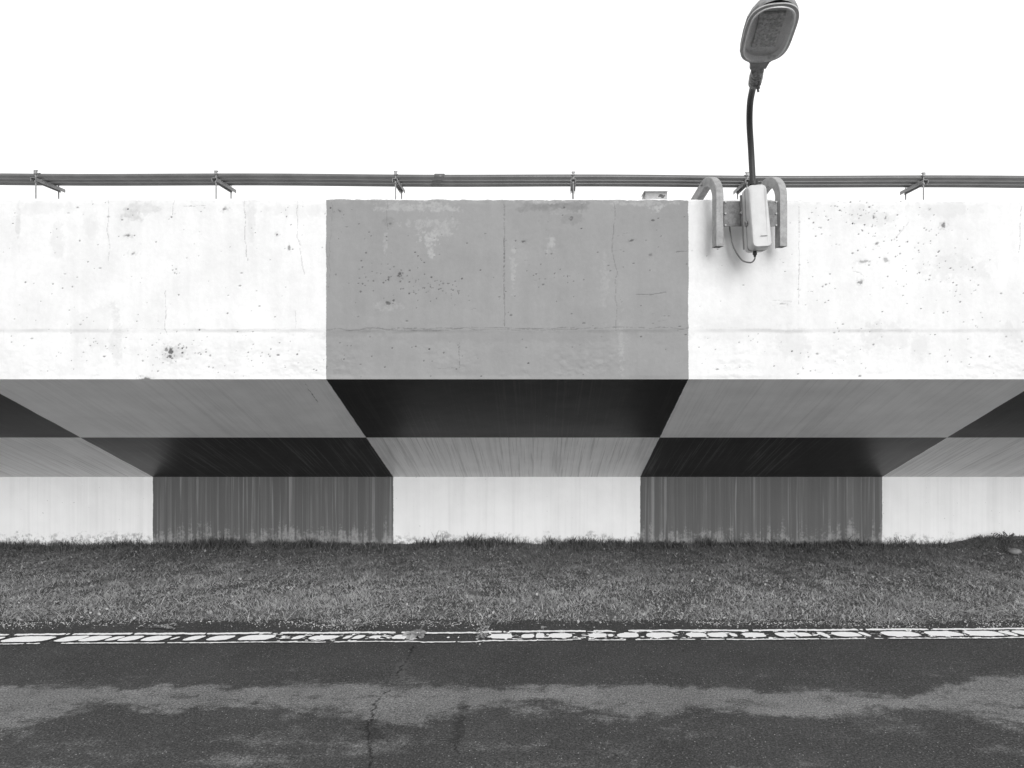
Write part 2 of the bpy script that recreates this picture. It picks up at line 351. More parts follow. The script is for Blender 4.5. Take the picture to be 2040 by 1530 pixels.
crack(0, [(650, 656), (1372, 654)], 1.3, .5, .25, 3.0, 19); crack(0, [(690, 658), (1150, 656)], 1.2, .4, .3, 3.5, 29); crack(0, [(235, 656), (650, 655)], 1.0, .2, .5, 3, 20); crack(0, [(1372, 654), (1560, 658), (1700, 654), (1830, 660)], 1.0, .15, .6, 3, 30); crack(0, [(1540, 598), (1580, 602)], 1, .4, .2, 1, 21)
crack(0, [(1180, 470), (1180, 470)], 1, .3); crack(0, [(1380, 500), (1346, 502)], 1, .5, .2, .5, 22); crack(0, [(870, 736), (912, 732)], 1, .4, .2, 1, 23)
for i, (x, y, L) in enumerate([(1225, 500, 14), (1230, 470, 18), (1045, 519, 8), (1050, 528, 7), (1062, 560, 8), (940, 616, 12), (1240, 465, 12), (1318, 630, 16), (1312, 640, 14), (1300, 625, 8)]):
    crack(0, [(x, y), (x+L, y-1)], .9, .5, .2, .5, 40+i)
# relief: the pour joint, hand-trowelled unevenness, a crumbling top edge
Yoff = (fbm(Xg*1.3+50, Zg*1.7, 21)-.5)*.012+(fbm(Xg*7+50, Zg*7, 22)-.5)*.004
Yoff += (fbm(Xg*22+90, Zg*30, 24)-.5)*.008*smooth(2.02, 1.7, Zg)*smooth(.4, .6, fbm(Xg*3+9, Zg*4, 27))
jz = PZ(655, D0)+(fbm(Xg*3, Xg*0+.5, 31)-.5)*.014+(fbm(Xg*16, Xg*0+.5, 33)-.5)*.008
below = jz-Zg
Yoff += np.where(below > 0, .008*np.exp(-np.clip(below, 0, 1)/.05), 0)*smooth(-.0, .03, below)*(.35+smooth(.3, .65, fbm(Xg*2.5+9, Zg*0+1.5, 37)))
Yoff += mk[..., 0]*.0025
tilt = np.clip(Xg, -5, 5)*-.0016
top = smooth(2.79, 2.836, Zg)
edge = smooth(1.66, 1.632, Zg)
Yv = D0+Yoff*(1-edge); Zv = Zg+tilt*smooth(2.4, 2.836, Zg)+ (fbm(Xg*9, Xg*0+3.3, 36)-.5)*.010*top
Yv = Yv+(fbm(Xg*40, Zg*30, 38)-.35)*.010*smooth(2.81, 2.836, Zg)
rowsX = [Xg]; rowsY = [Yv]; rowsZ = [Zv]; ms = [mk]
zt = Zv[-1]
for (dy, dz, a) in [(.006, .006, .006), (.018, .013, .005), (.035, .017, .004), (.12, .02, .003), (.30, .021, .002), (.50, .02, 0)]:
    nn = (fbm(xs*28, xs*0+dy*50, 41)-.5)
    rowsX.append(xs[None]); rowsY.append((np.maximum(D0+dy+nn*a*.5, Yv[-1]+.001))[None]); rowsZ.append((zt+dz+nn*a*2)[None])
    m2 = np.zeros((1, len(xs), 3), np.float32); m2[..., 1] = .5*smooth(.55, .7, fbm(xs*12, xs*0+dy*9, 43))[None] if dy < .05 else 0; ms.append(m2)
GX = np.concatenate(rowsX); GY = np.concatenate(rowsY); GZ = np.concatenate(rowsZ); MK = np.concatenate(ms)
zback = float(zt.mean())+.02
g_top = NG('top_of_wall')                             # white coat carried over the top edge
def mat_top():
    n = g_top.noise(20, 6, .7); return g_top.done(g_top.mix(g_top.rng(n, .3, .7), .68, .84), .7)
mtop = mat_top()
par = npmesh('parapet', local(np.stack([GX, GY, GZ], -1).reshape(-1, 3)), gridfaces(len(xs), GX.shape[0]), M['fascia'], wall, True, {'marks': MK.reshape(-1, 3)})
par.data.materials.append(mtop)
nface = len(par.data.polygons); mi = np.zeros(nface, np.int32); mi[(len(zf)-1+1)*(len(xs)-1):] = 1
par.data.polygons.foreach_set('material_index', mi)
tag(par)
# underside: two painted bands on one slope
def soffit(name, y0, z0, y1, z1, mat):
    sx = np.concatenate([[-30, -20, -12, -8], np.arange(-6, -1.7, .02), np.arange(-1.7, -1.3, .004), np.arange(-1.3, 5.6, .02), [8, 12, 20, 30]]); t = np.linspace(0, 1, 200)
    A, T = np.meshgrid(sx, t); Yq = y0+(y1-y0)*T; Zq = z0+(z1-z0)*T
    f = np.minimum(T, 1-T); f = np.clip(f*12, 0, 1); Zq = Zq+(fbm(A*1.5+9, T*2, 51)-.5)*.008*f
    m = np.zeros(A.shape+(3,), np.float32)
    if name == 'sloped_underside' and y0 == D0:
        pxs = A*F/Yq+CX; pys = CY-(Zq-EYE)*F/Yq; c = 609+(pys-765)*.62+(vnoise(pys*.2, pys*0, 2)-.5)*5
        m[..., 0] = (1-smooth(.5, 1.6, np.abs(pxs-c)+1.2*vnoise(pys*.35, pys*0, 5)))*(pys > 765)*(pys < 802)*.9
    return npmesh(name, local(np.stack([A, Yq, Zq], -1).reshape(-1, 3)), gridfaces(len(sx), 200), mat, wall, True, {'marks': m.reshape(-1, 3)})
ZB, ZM, ZL = 1.632, 1.155, .682
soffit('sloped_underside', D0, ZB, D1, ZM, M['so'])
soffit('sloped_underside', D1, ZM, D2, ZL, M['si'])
lx = np.concatenate([[-30, -20, -12, -8], np.arange(-6.4, 6, .03), [8, 12, 20, 30]]); lz = np.linspace(ZL, -.15, 30)
A, B = np.meshgrid(lx, lz); fy = np.clip((ZL-B)*20, 0, 1)
npmesh('lower_wall', local(np.stack([A, D2+(fbm(A*2+9, B*2, 61)-.5)*.01*fy, B], -1).reshape(-1, 3)), gridfaces(len(lx), 30), M['lower'], wall, True)
# body behind: back of the parapet and the deck it retains
bm = bmesh.new()
prof = [(D0+.5, zback-.001), (D0+.5, 2.0), (14, 2.0), (14, -.1), (D2+.04, -.1), (D2+.04, ZL+.06), (D0+.10, ZB+.08), (D0+.10, zback-.03)]
a = [bm.verts.new((-30, y-D0, z)) for y, z in prof]; b = [bm.verts.new((30, y-D0, z)) for y, z in prof]
bm.faces.new(a); bm.faces.new(b)
for i in range(len(prof)-1): bm.faces.new((a[i], a[i+1], b[i+1], b[i]))
obj('deck', bm, M['conc'], wall)

# ------------------------------------------------------------------ ground, road, line
def plane(name, x0, x1, y0, y1, z, mat):
    return npmesh(name, [(x0, y0, z), (x1, y0, z), (x1, y1, z), (x0, y1, z)], [[0, 1, 2, 3]], mat)
tag(plane('ground', -1500, 1500, -1500, 1500, -.06, M['ground']), kind='structure')
rx = np.concatenate([[-60, -20, -8, -5.2], np.arange(-4.2, 4.0, .0065), [5, 8, 20, 60]])
ry = np.concatenate([[-4, 0, 1.5, 2.4], np.arange(2.75, 4.3, .0075), np.arange(4.3, 4.72, .012), [4.8]])
A, B = np.meshgrid(rx, ry); pxr = A*F/np.maximum(B, .5)+CX; pyr = CY+EYE*F/np.maximum(B, .5)
rm = np.zeros(A.shape+(3,), np.float32)
up = np.interp(pxr, [0, 250, 500, 700, 800, 1000, 1200, 1300, 1450, 1600, 1800, 1950, 2040], [1366, 1372, 1364, 1362, 1374, 1366, 1368, 1362, 1376, 1372, 1382, 1352, 1348])
dn = np.interp(pxr, [0, 60, 120, 200, 300, 420, 560, 700, 850, 950, 1100, 1200, 1400, 1600, 1800, 2040], [1462, 1450, 1420, 1404, 1424, 1410, 1412, 1424, 1440, 1412, 1402, 1424, 1410, 1424, 1414, 1436])
nz = (fbm(A*5+50, B*9, 71)-.5)*46+(fbm(A*22, B*30, 73)-.5)*22
band = smooth(-11, 13, pyr+nz*.5-up)*(1-smooth(-22, 24, pyr+nz*1.0-dn))
low = smooth(1450, 1500, pyr)*smooth(.45, .7, fbm(A*2+7, B*5, 75))*.45
streak = .5+.5*smooth(.3, .6, .5*fbm(A*3+5, B*14, 77)+.5*fbm(A*14+5, B*24, 78))
rm[..., 1] = np.clip(np.maximum(band*streak, low), 0, 1)
rm[..., 1] += .28*smooth(.45, .7, fbm(A*2.5+30, B*6, 79))*smooth(1300, 1360, pyr)*(1-rm[..., 1])
def rcrack(pts, wd, s, seed, ch=0):
    pts = np.array(pts, float)
    for a_, b_ in zip(pts, pts[1:]):
        t = np.clip(((pxr-a_[0])*(b_[0]-a_[0])+(pyr-a_[1])*(b_[1]-a_[1]))/max(1e-6, ((b_-a_)**2).sum()), 0, 1)
        jit = (vnoise(pyr*.12, pyr*0+seed, seed)-.5)*11+(vnoise(pyr*.4, pyr*0+seed, seed+1)-.5)*7
        dd = np.hypot(pxr-(a_[0]+t*(b_[0]-a_[0]))-jit, (pyr-(a_[1]+t*(b_[1]-a_[1])))*1.2)
        ww = wd*(.7+.8*vnoise(pyr*.3, pyr*0, seed+5))
        rm[..., ch] = np.maximum(rm[..., ch], s*(1-smooth(.6, 1.3, dd/ww)))
rcrack([(827, 1284), (806, 1318), (800, 1326), (790, 1350), (770, 1376), (745, 1402), (741, 1426), (735, 1445), (742, 1500), (730, 1560)], 1.6, .85, 3)
rcrack([(914, 1408), (916, 1424), (913, 1456), (908, 1500)], 1.4, .6, 7)
rcrack([(920, 1405), (914, 1440), (905, 1475)], 9, .45, 9)
rcrack([(735, 1445), (745, 1470)], 16, .4, 12)
rcrack([(805, 1322), (792, 1350)], 9, .35, 15, 2)
Zr = (fbm(A*1.2+3, B*1.2, 81)-.5)*.006
Zr[(A < -4.5) | (A > 4.5)] = 0
npmesh('road', np.stack([A, B, Zr], -1).reshape(-1, 3), gridfaces(len(rx), len(ry)), M['asphalt'], None, True, {'marks': rm.reshape(-1, 3)})
tag(bpy.data.objects['road'], kind='structure')

lx = np.arange(-8.5, 8.5, .005); lv = np.linspace(-.125, .125, 60)
A, V_ = np.meshgrid(lx, lv)
PIECES = [(-32, 12, 1.15), (15, 116, 1.2), (122, 176, 1.2), (170, 222, 1.15), (221, 248, .9), (244, 288, 1.05), (289, 342, 1.1), (346, 360, .6), (372, 408, 1), (416, 469, 1), (476, 552, 1.1), (562, 572, .4), (585, 607, .8), (616, 677, .85), (686, 701, .7), (704, 727, .8), (736, 760, .6),
          (781, 814, .9), (890, 897, .3), (911, 916, .3), (974, 1022, 1), (1037, 1066, .85), (1066, 1086, 1), (1091, 1143, 1), (1171, 1212, .9), (1211, 1224, .6), (1228, 1277, .95), (1286, 1348, 1.05), (1368, 1412, .95), (1411, 1453, .95), (1456, 1472, .7), (1480, 1530, .95),
          (1547, 1590, .95), (1588, 1622, .8), (1637, 1654, 1.1), (1662, 1722, 1), (1721, 1738, .9), (1762, 1842, 1.1), (1851, 1928, 1.1), (1932, 2012, 1.15), (2010, 2034, 1), (2036, 2080, 1.1), (-110, -40, 1.1), (2084, 2150, 1)]
pxl = A*F/4.30+CX
slant = np.interp(pxl, [0, 700, 900, 1300, 1500, 1800, 2040], [.9, .6, 0, .1, -.2, -.6, -.6])       # px shift across the line's half width
K = np.zeros_like(A)
wave = (fbm(A*6, A*0+2, 91)-.5)*.030+(fbm(A*1.3, A*0+2, 92)-.5)*.02
nW = (fbm(A*40, V_*40+9, 93)-.5)
for (x0, x1, hh) in PIECES:
    xc = (x0+x1)/2; hx = (x1-x0)/2-(2.5 if xc < 560 else .8); q = pxl-slant*V_/.06*-14*-1-xc
    e = np.abs(q/hx)**3.2+np.abs((V_+.003)/(.047*hh))**3
    K = np.maximum(K, 1-smooth(.55, 1.0, e+nW*.5))
topl = 1-smooth(.010, .020, np.abs(V_-.081-wave*.22)+nW*.018); botl = 1-smooth(.003, .011, np.abs(V_+.085-wave*.22)+nW*.016)
bare = smooth(830, 850, pxl)*(1-smooth(945, 968, pxl)); gapn = smooth(.26, .34, fbm(A*9, A*0+7, 95)); gapb = smooth(.28, .38, fbm(A*7, A*0+17, 96))
K = np.maximum(K, np.maximum(topl*np.clip(gapn+.25-bare*.5, 0, 1), botl*gapb*.95))
fat = smooth(40, 0, pxl)+smooth(1500, 2040, pxl)*.0
frag = np.interp(pxl, [0, 500, 560], [.35, .5, 1])*smooth(.60, .66, fbm(A*30, V_*55, 97))*(np.abs(V_) < .075)*(1-bare)*.85
K = np.maximum(K, frag)
K[np.abs(V_) > .12] = 0
yc = 4.262+(pxl/2040)*.108+(fbm(A*1.5, A*0, 98)-.5)*.02
yc = yc-.012*bare
YL = yc+V_*.93
npmesh('edge_line', np.stack([A, YL, A*0+.0075], -1).reshape(-1, 3), gridfaces(len(lx), 60), M['line'], None, False, {'marks': np.repeat(K.reshape(-1, 1), 3, 1)})
tag(bpy.data.objects['edge_line'], kind='structure')

# ------------------------------------------------------------------ verge and its grass
def edge_y(x):
    return np.interp(x*F/4.6+CX, [-300, 0, 40, 150, 350, 420, 500, 600, 660, 730, 760, 900, 945, 965, 985, 1040, 1300, 1500, 1620, 1700, 1800, 1900, 2040, 2300],
        [4.58, 4.58, 4.57, 4.60, 4.58, 4.60, 4.56, 4.60, 4.52, 4.52, 4.59, 4.60, 4.53, 4.47, 4.53, 4.59, 4.59, 4.58, 4.60, 4.56, 4.52, 4.56, 4.55, 4.6])+(fbm(np.asarray(x)*5+60, np.asarray(x)*0, 101)-.5)*.05
def gh(x, y):
    t = smooth(0, 1, (y-edge_y(x)+.02)/.18)
    h = -.012+t*.030+(fbm(x*2+40, y*2, 103)-.5)*.05*t+(fbm(x*9+40, y*9, 105)-.5)*.035*t
    h = h+.065*smooth(3.85, 4.5, x)*smooth(6.0, 6.7, y)
    h = h-.02*smooth(3.0, 5.0, -x)*smooth(6, 6.7, y)
    return h
vx = np.concatenate([[-60, -20, -10], np.arange(-9.6, 9.6, .03), [10, 20, 60]]); vy = np.arange(4.42, 6.80, .03)
A, B = np.meshgrid(vx, vy); H = gh(A, B)
H = np.where(np.abs(A) > 9.8, .0, H)
npmesh('verge', np.stack([A, B, H], -1).reshape(-1, 3), gridfaces(len(vx), len(vy)), M['soil'], None, True)
tag(bpy.data.objects['verge'], kind='structure')

def blades(px, py, h, wd, lean, tone, curl=.5, seed=0):
    """curved three-segment blades: arrays of root, height, width, lean; returns verts, faces, tones"""
    n = len(px); r = np.random.default_rng(seed); az = r.uniform(0, 2*np.pi, n); fa = r.uniform(0, np.pi, n)
    z0 = gh(px, py)-.004; cx, sx_ = np.cos(az), np.sin(az); fx, fyy = np.cos(fa), np.sin(fa)
    V = []
    for k, (t, wk) in enumerate([(0, 1), (.45, .85), (.8, .5), (1, 0)]):
        hor = h*lean*(t**1.6); ver = h*np.sqrt(np.clip(1-lean**2*.75, .06, 1))*(t-curl*.35*t**3*lean)
        c = np.stack([px+cx*hor, py+sx_*hor, z0+ver], -1); s = np.stack([fx*wd*wk*.5, fyy*wd*wk*.5, 0*wd], -1)
        if wk: V += [c-s, c+s]
        else: V += [c]
    V = np.stack(V, 1); base = (np.arange(n)*7)[:, None]
    F_ = np.concatenate([base+np.array([[0, 1, 3]]), base+np.array([[0, 3, 2]]), base+np.array([[2, 3, 5]]), base+np.array([[2, 5, 4]]), base+np.array([[4, 5, 6]])])
    return V.reshape(-1, 3), F_, np.repeat(tone, 7)
def rootpts(n, x0, x1, y0, y1, seed, dens=None):
    r = np.random.default_rng(seed); x = r.uniform(x0, x1, n); y = r.uniform(y0, y1, n)
    k = y > edge_y(x)+r.normal(0, .012, n)
    if dens is not None: k &= r.random(n) < dens(x, y)
    return x[k], y[k]
sets = []; off = 0
def add(V, F_, T):
    global off
    sets.append((V, F_+off, T)); off += len(V)
patch = lambda x, y, s=107: fbm(x*3+20, y*3, s)
x, y = rootpts(250000, -6.2, 5.7, 4.46, 6.745, 1, lambda x, y: .55+.45*smooth(.3, .5, patch(x, y)))
r = np.random.default_rng(2); n = len(x)
back = smooth(5.9, 6.7, y)
h = (.015+.018*r.random(n)+.016*smooth(.45, .65, patch(x, y, 109)))*(1+.25*back)
lean = np.clip(r.normal(.82, .17, n), .15, 1)
tone = (.31+.22*patch(x, y, 111)+.34*(fbm(x*11+20, y*11, 117)-.5)+r.normal(0, .085, n))*(1-.64*smooth(5.1, 6.6, y))  # darker towards the wall: lusher growth, plus occlusion shade put into the tone
dead = r.random(n) < (.07*(1-.6*back)); tone = np.where(dead, r.uniform(.35, .65, n), tone); tone = np.clip(tone, .03, .7)
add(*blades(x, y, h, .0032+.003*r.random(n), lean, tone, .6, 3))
for sd, (xa, xb) in enumerate(((-9.5, -6.2), (5.7, 9.5))):
    x, y = rootpts(42000, xa, xb, 4.46, 6.745, 61+sd); r = np.random.default_rng(63+sd); n = len(x)
    t_ = (.31+.22*patch(x, y, 111)+r.normal(0, .085, n))*(1-.64*smooth(5.1, 6.6, y))  # same fall towards the wall, growth and painted shade together
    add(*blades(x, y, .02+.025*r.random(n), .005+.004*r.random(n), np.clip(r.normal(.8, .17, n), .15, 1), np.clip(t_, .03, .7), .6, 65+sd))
# longer darker grass along the wall's foot
cl = lambda x, y: smooth(.42, .62, fbm(x*2.2+70, y*0+3, 113))*smooth(6.45, 6.7, y)
x, y = rootpts(26000, -6.2, 5.7, 6.42, 6.738, 4, lambda x, y: cl(x, y)*.8+.08); r = np.random.default_rng(5); n = len(x)
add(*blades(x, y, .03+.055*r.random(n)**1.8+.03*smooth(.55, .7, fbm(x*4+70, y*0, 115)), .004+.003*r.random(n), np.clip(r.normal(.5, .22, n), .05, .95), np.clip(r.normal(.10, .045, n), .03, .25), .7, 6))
for (ppx, cnt, hh) in [(50, 40, .10), (120, 36, .06), (215, 46, .08), (240, 40, .09), (270, 40, .08), (372, 26, .09), (430, 30, .11), (465, 30, .08), (878, 14, .13), (935, 40, .13), (1015, 40, .10), (1270, 60, .10), (1225, 16, .10), (1410, 50, .11), (1480, 30, .09), (1570, 40, .10), (1700, 26, .12), (1790, 16, .11), (1860, 22, .05), (1330, 60, .08), (1500, 40, .08), (640, 30, .07), (560, 20, .06)]:
    r = np.random.default_rng(ppx); X0 = PX(ppx, 6.66); x = r.normal(X0, .07, cnt*2); y = r.uniform(6.58, 6.73, cnt*2)
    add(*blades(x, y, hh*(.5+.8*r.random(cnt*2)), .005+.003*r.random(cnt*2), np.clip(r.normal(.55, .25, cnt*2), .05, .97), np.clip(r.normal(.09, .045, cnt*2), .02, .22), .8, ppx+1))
# longer pale stalks close to the road
x, y = rootpts(7000, -5, 4.8, 4.5, 5.4, 8, lambda x, y: smooth(5.4, 4.6, y)*(.25+smooth(.5, .6, patch(x, y, 119)))); r = np.random.default_rng(9); n = len(x)
add(*blades(x, y, .045+.05*r.random(n), .003+.002*r.random(n), np.clip(r.normal(.85, .12, n), .3, 1), np.clip(r.normal(.42, .14, n), .12, .75), .9, 10))
V = np.concatenate([s[0] for s in sets]); Fc = np.concatenate([s[1] for s in sets]); T = np.concatenate([s[2] for s in sets])
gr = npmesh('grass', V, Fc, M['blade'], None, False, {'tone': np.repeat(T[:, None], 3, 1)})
tag(gr, 'short mown grass on the verge between the wall and the road', 'grass', kind='stuff')
# clover-like ground cover: small round leaves in threes
x, y = rootpts(34000, -6, 5.5, 4.46, 6.5, 12, lambda x, y: smooth(.48, .62, fbm(x*2.5+5, y*2.5, 121))*.7+.75*smooth(.16, .02, y-edge_y(x))); r = np.random.default_rng(13); n = len(x)
rad = .004+.006*r.random(n); z = gh(x, y)+.006+.026*r.random(n); az = r.uniform(0, 2*np.pi, n)
nx_, ny_ = r.normal(0, .4, n), r.normal(-.1, .4, n); tn = np.clip(r.normal(.38, .1, n), .12, .65)*(1-.45*smooth(5.4, 6.5, y))  # leaves darken towards the wall too, shade put into their tone
VV = []
for k in range(6):
    a = az+k*np.pi/3; dx = np.cos(a)*rad; dy = np.sin(a)*rad; VV.append(np.stack([x+dx, y+dy, z+dx*nx_+dy*ny_], -1))
VV = np.stack(VV, 1).reshape(-1, 3); FF = (np.arange(n)*6)[:, None]+np.arange(6)[None]
cv = npmesh('clover', VV, FF, M['blade'], None, False, {'tone': np.repeat(np.repeat(tn, 6)[:, None], 3, 1)})
tag(cv, 'low round leaved ground cover scattered through the verge grass', 'ground cover', kind='stuff')
# grit along the road's edge
r = np.random.default_rng(15); n = 4200; x = r.uniform(-4.2, 3.8, n); keep = r.random(n) < .12+.88*smooth(.5, .62, fbm(x*1.6+3, x*0, 131)); x = x[keep]; n = len(x)
y = edge_y(x)-np.abs(r.normal(.03, .045, n)); s = .0014+.0038*r.random(n)**3
ico = bmesh.new(); bmesh.ops.create_icosphere(ico, subdivisions=1, radius=1); iv = np.array([v.co[:] for v in ico.verts]); iff = np.array([[v.index for v in f.verts] for f in ico.faces]); ico.free()
sq = np.stack([r.uniform(.8, 1.5, n), r.uniform(.7, 1.2, n), r.uniform(.5, .8, n)], -1)*s[:, None]
GVv = iv[None]*sq[:, None, :]*(1+r.normal(0, .12, (n, len(iv), 1)))+np.stack([x, y, s*.4+.002], -1)[:, None, :]
gt = npmesh('grit', GVv.reshape(-1, 3), (iff[None]+(np.arange(n)*len(iv))[:, None, None]).reshape(-1, 3), M['grit'])
tag(gt, 'pale loose grit along the edge of the asphalt', 'grit', kind='stuff')

# ------------------------------------------------------------------ single weeds and a stone
def leafmesh(V, Fq, T, base, dirv, up, L, wd, tone, droop=.3, n=6, round_=.5):
    """one folded leaf with midrib"""
    d = Vector(dirv).normalized(); upv = Vector(up); s = d.cross(upv).normalized(); i0 = len(V)
    for k in range(n+1):
        t = k/n; ww = wd*math.sin(math.pi*min(1, t**round_))*.5+.0004; c = Vector(base)+d*(L*t)+Vector((0, 0, -droop*L*t*t))
        for q in (-1, 0, 1): V.append(tuple(c+s*(q*ww)+Vector((0, 0, abs(q)*ww*.35)))); T.append(tone*(1.15 if q == 0 else 1))
    for k in range(n):
        for q in (0, 1):
            a = i0+k*3+q; Fq.append((a, a+1, a+4, a+3))
def plant(name, loc, build, label, cat):
    V, Fq, T = [], [], []; build(V, Fq, T)
    o = npmesh(name, V, Fq, M['leaf'], None, True, {'tone': np.repeat(np.array(T)[:, None], 3, 1)}); o.location = loc
    return tag(o, label, cat)
rr = random.Random(3)
def rosette(V, Fq, T):
    for k in range(15):
        a = rr.uniform(0, 2*math.pi); e = rr.uniform(.15, .6); L = rr.uniform(.06, .11)
        st = Vector((math.cos(a)*.03, math.sin(a)*.03, .008))*rr.uniform(0, 1)
        leafmesh(V, Fq, T, st, (math.cos(a), math.sin(a), e), (0, 0, 1), L, rr.uniform(.034, .05), rr.uniform(.24, .42), .55, 7, .7)
    for k in range(2): leafmesh(V, Fq, T, (0, 0, 0), (.5+.2*k, .8, 1.0), (0, 0, 1), .2, .003, .25, .1, 8, 1)
plant('broadleaf_weed', (PX(832, 4.36), 4.36, 0), rosette, 'broad leaved weed growing through the white edge line at the road crack', 'weed')
def tuftw(V, Fq, T):
    for k in range(90):
        a = rr.uniform(0, 2*math.pi); q = rr.random(); st = Vector((rr.gauss(0, .022), rr.gauss(.03, .07), .002))
        leafmesh(V, Fq, T, st, (math.cos(a), math.sin(a), rr.uniform(.2, 1.2)), (0, 0, 1), rr.uniform(.018, .045), rr.uniform(.008, .016), rr.uniform(.22, .4), .5, 4, .8)
plant('small_weed', (PX(961, 4.34), 4.34, 0), tuftw, 'small bushy weed creeping from the verge across the white edge line', 'weed')
def strands(V, Fq, T):
    for k in range(26):
        a = rr.uniform(math.pi*.8, math.pi*1.9) if k % 3 else rr.uniform(0, 6.28)
        leafmesh(V, Fq, T, (rr.gauss(0, .03), rr.gauss(0, .02), .01), (math.cos(a), math.sin(a)*.7, rr.uniform(.3, .9)), (0, 0, 1), rr.uniform(.07, .16), .006, rr.uniform(.13, .3), .8, 7, .9)
plant('grass_tuft', (PX(1668, 4.56), 4.56, 0), strands, 'arching grass tuft leaning onto the asphalt beside the edge line', 'grass tuft')
def dead(V, Fq, T):
    for k in range(60):
        a = rr.uniform(0, 6.28)
        leafmesh(V, Fq, T, (rr.gauss(0, .14), rr.gauss(0, .04), .03+rr.random()*.02), (math.cos(a), math.sin(a)*.5, rr.uniform(-.1, .35)), (0, 0, 1), rr.uniform(.06, .17), .0045, rr.uniform(.25, .5), .35, 6, .9)
plant('dry_grass_clump', (PX(1965, 4.66), 4.66, .01), dead, 'pale dry grass clump at the right end of the verge edge', 'grass tuft')
plant('dry_grass_clump', (PX(95, 4.70), 4.70, .01), dead, 'pale dry grass clump at the left end of the verge edge', 'grass tuft')
def runner(V, Fq, T, p):
    p = Vector(p); d = p-Vector((0, 0, .004)); leafmesh(V, Fq, T, (0, 0, .004), d, (0, 0, 1), d.length, .004, .2, 0, 3, .5)
def creeper(V, Fq, T):
    for k in range(34):
        a = rr.uniform(0, 6.28); p = (rr.gauss(0, .08), rr.gauss(0, .02), .006+.02*rr.random()); runner(V, Fq, T, p)
        leafmesh(V, Fq, T, p, (math.cos(a), math.sin(a), rr.uniform(.1, .7)), (0, 0, 1), rr.uniform(.018, .034), rr.uniform(.014, .024), rr.uniform(.26, .45), .4, 5, .6)
plant('creeping_weed', (PX(705, 4.49), 4.49, 0), creeper, 'round leaved creeping weed spilling onto the asphalt above the worn line', 'weed')
plant('creeping_weed', (PX(325, 4.46), 4.46, 0), creeper, 'pale creeping weed on the asphalt in front of the left grey panel', 'weed')
def seedling(V, Fq, T):
    for k in range(3): leafmesh(V, Fq, T, (0, 0, .02), (math.cos(k*2.1), math.sin(k*2.1), .5), (0, 0, 1), .03, .02, .3, .3, 5, .6)
    leafmesh(V, Fq, T, (0, 0, 0), (0, .1, 1), (0, 1, 0), .03, .003, .3, 0, 3, 1)
plant('seedling', (PX(1082, 4.42), 4.42, 0), seedling, 'tiny pale seedling just above the white edge line', 'weed')
def fern(V, Fq, T):
    for k in range(9):
        a = k*.75+.3; e = 1.1+.5*(k % 3); L = rr.uniform(.12, .2); dv = Vector((math.cos(a)*1.0, math.sin(a)*.4, e)).normalized()
        for j in range(1, 9):
            t = j/9; c = dv*(L*t)+Vector((math.cos(a)*.06*t*t, 0, -.06*t*t))
            for s in (-1, 1):
                sd = Vector((-dv.z*s, -.2, dv.x*s)).normalized()+dv*.5
                leafmesh(V, Fq, T, c, sd, (0, -1, .2), .045*(1.1-t), .011, rr.uniform(.05, .09), .3, 3, .7)
        leafmesh(V, Fq, T, (0, 0, 0), dv, (0, -1, 0), L, .004, .08, .25, 8, 1)
plant('fern', (PX(2008, 6.62), 6.62, gh(np.array([PX(2008, 6.62)]), np.array([6.62]))[0]-.005), fern, 'small dark fern against the white wall at the far right', 'fern')
bm = bmesh.new(); bmesh.ops.create_icosphere(bm, subdivisions=3, radius=1)
for v in bm.verts:
    k = 1+.22*(fbm(np.array([v.co.x*1.7+5]), np.array([v.co.y*1.7+v.co.z*2+9]), 141)[0]-.5)*2; v.co = Vector((v.co.x*.062*k*(1-.25*max(0, v.co.z)), v.co.y*.035*k, v.co.z*.030*k))
o = obj('stone', bm, M['stone'], None, True); xx = PX(2022, 6.28); o.location = (xx, 6.28, gh(np.array([xx]), np.array([6.28]))[0]+.028)
tag(o, 'grey angular stone lying in the grass at the far right', 'stone')
# broken edge of the footing showing under the grass
bm = bmesh.new()
for k in range(6): box(bm, (k*.028-.07+rr.uniform(-.005, .005), rr.uniform(-.008, .008), 0), (.03, .05+rr.uniform(-.01, .02), .03+rr.uniform(-.006, .006)), Matrix.Rotation(rr.uniform(-.12, .12), 3, 'Z'), .003)
o = obj('concrete_slab', bm, M['conc']); o.location = (PX(1100, 6.7), 6.70, .03); tag(o, 'low broken slab of concrete at the foot of the central white panel', 'slab')

# ------------------------------------------------------------------ conduits and their brackets
CZ = EYE+1.446
cond = [(4.775, .0185, 'nearest and uppermost grey conduit of the three running along the wall top'),
        (4.868, .0150, 'middle grey conduit of the three running along the wall top'),
        (4.948, .0160, 'lowest looking and farthest grey conduit of the three along the wall top')]
for i, (d, rad, lab) in enumerate(cond):
    o = empty('conduit', (0, d, CZ)); bm = bmesh.new()
    pts = [Vector((xx, math.sin(xx*1.3+i)*.0022, -.0028*xx+ .003*math.sin(xx*2.57+.4))) for xx in np.arange(-30, 30.1, .25)]
    sweep(bm, pts, circ(rad, 18), Vector((0, 1, 0))); obj('pipe', bm, M['pipe'], o, True)
    bm = bmesh.new(); cxp = PX(876 if i == 0 else 872 if i == 1 else 870, d)
    sweep(bm, [(cxp-.035, 0, -.0028*cxp+.001), (cxp+.035, 0, -.0028*cxp+.001)], circ(rad+.0035, 18), Vector((0, 1, 0))); obj('coupling', bm, M['pipe'], o, True)
    tag(o, lab, 'conduit', 'conduits along the wall top')
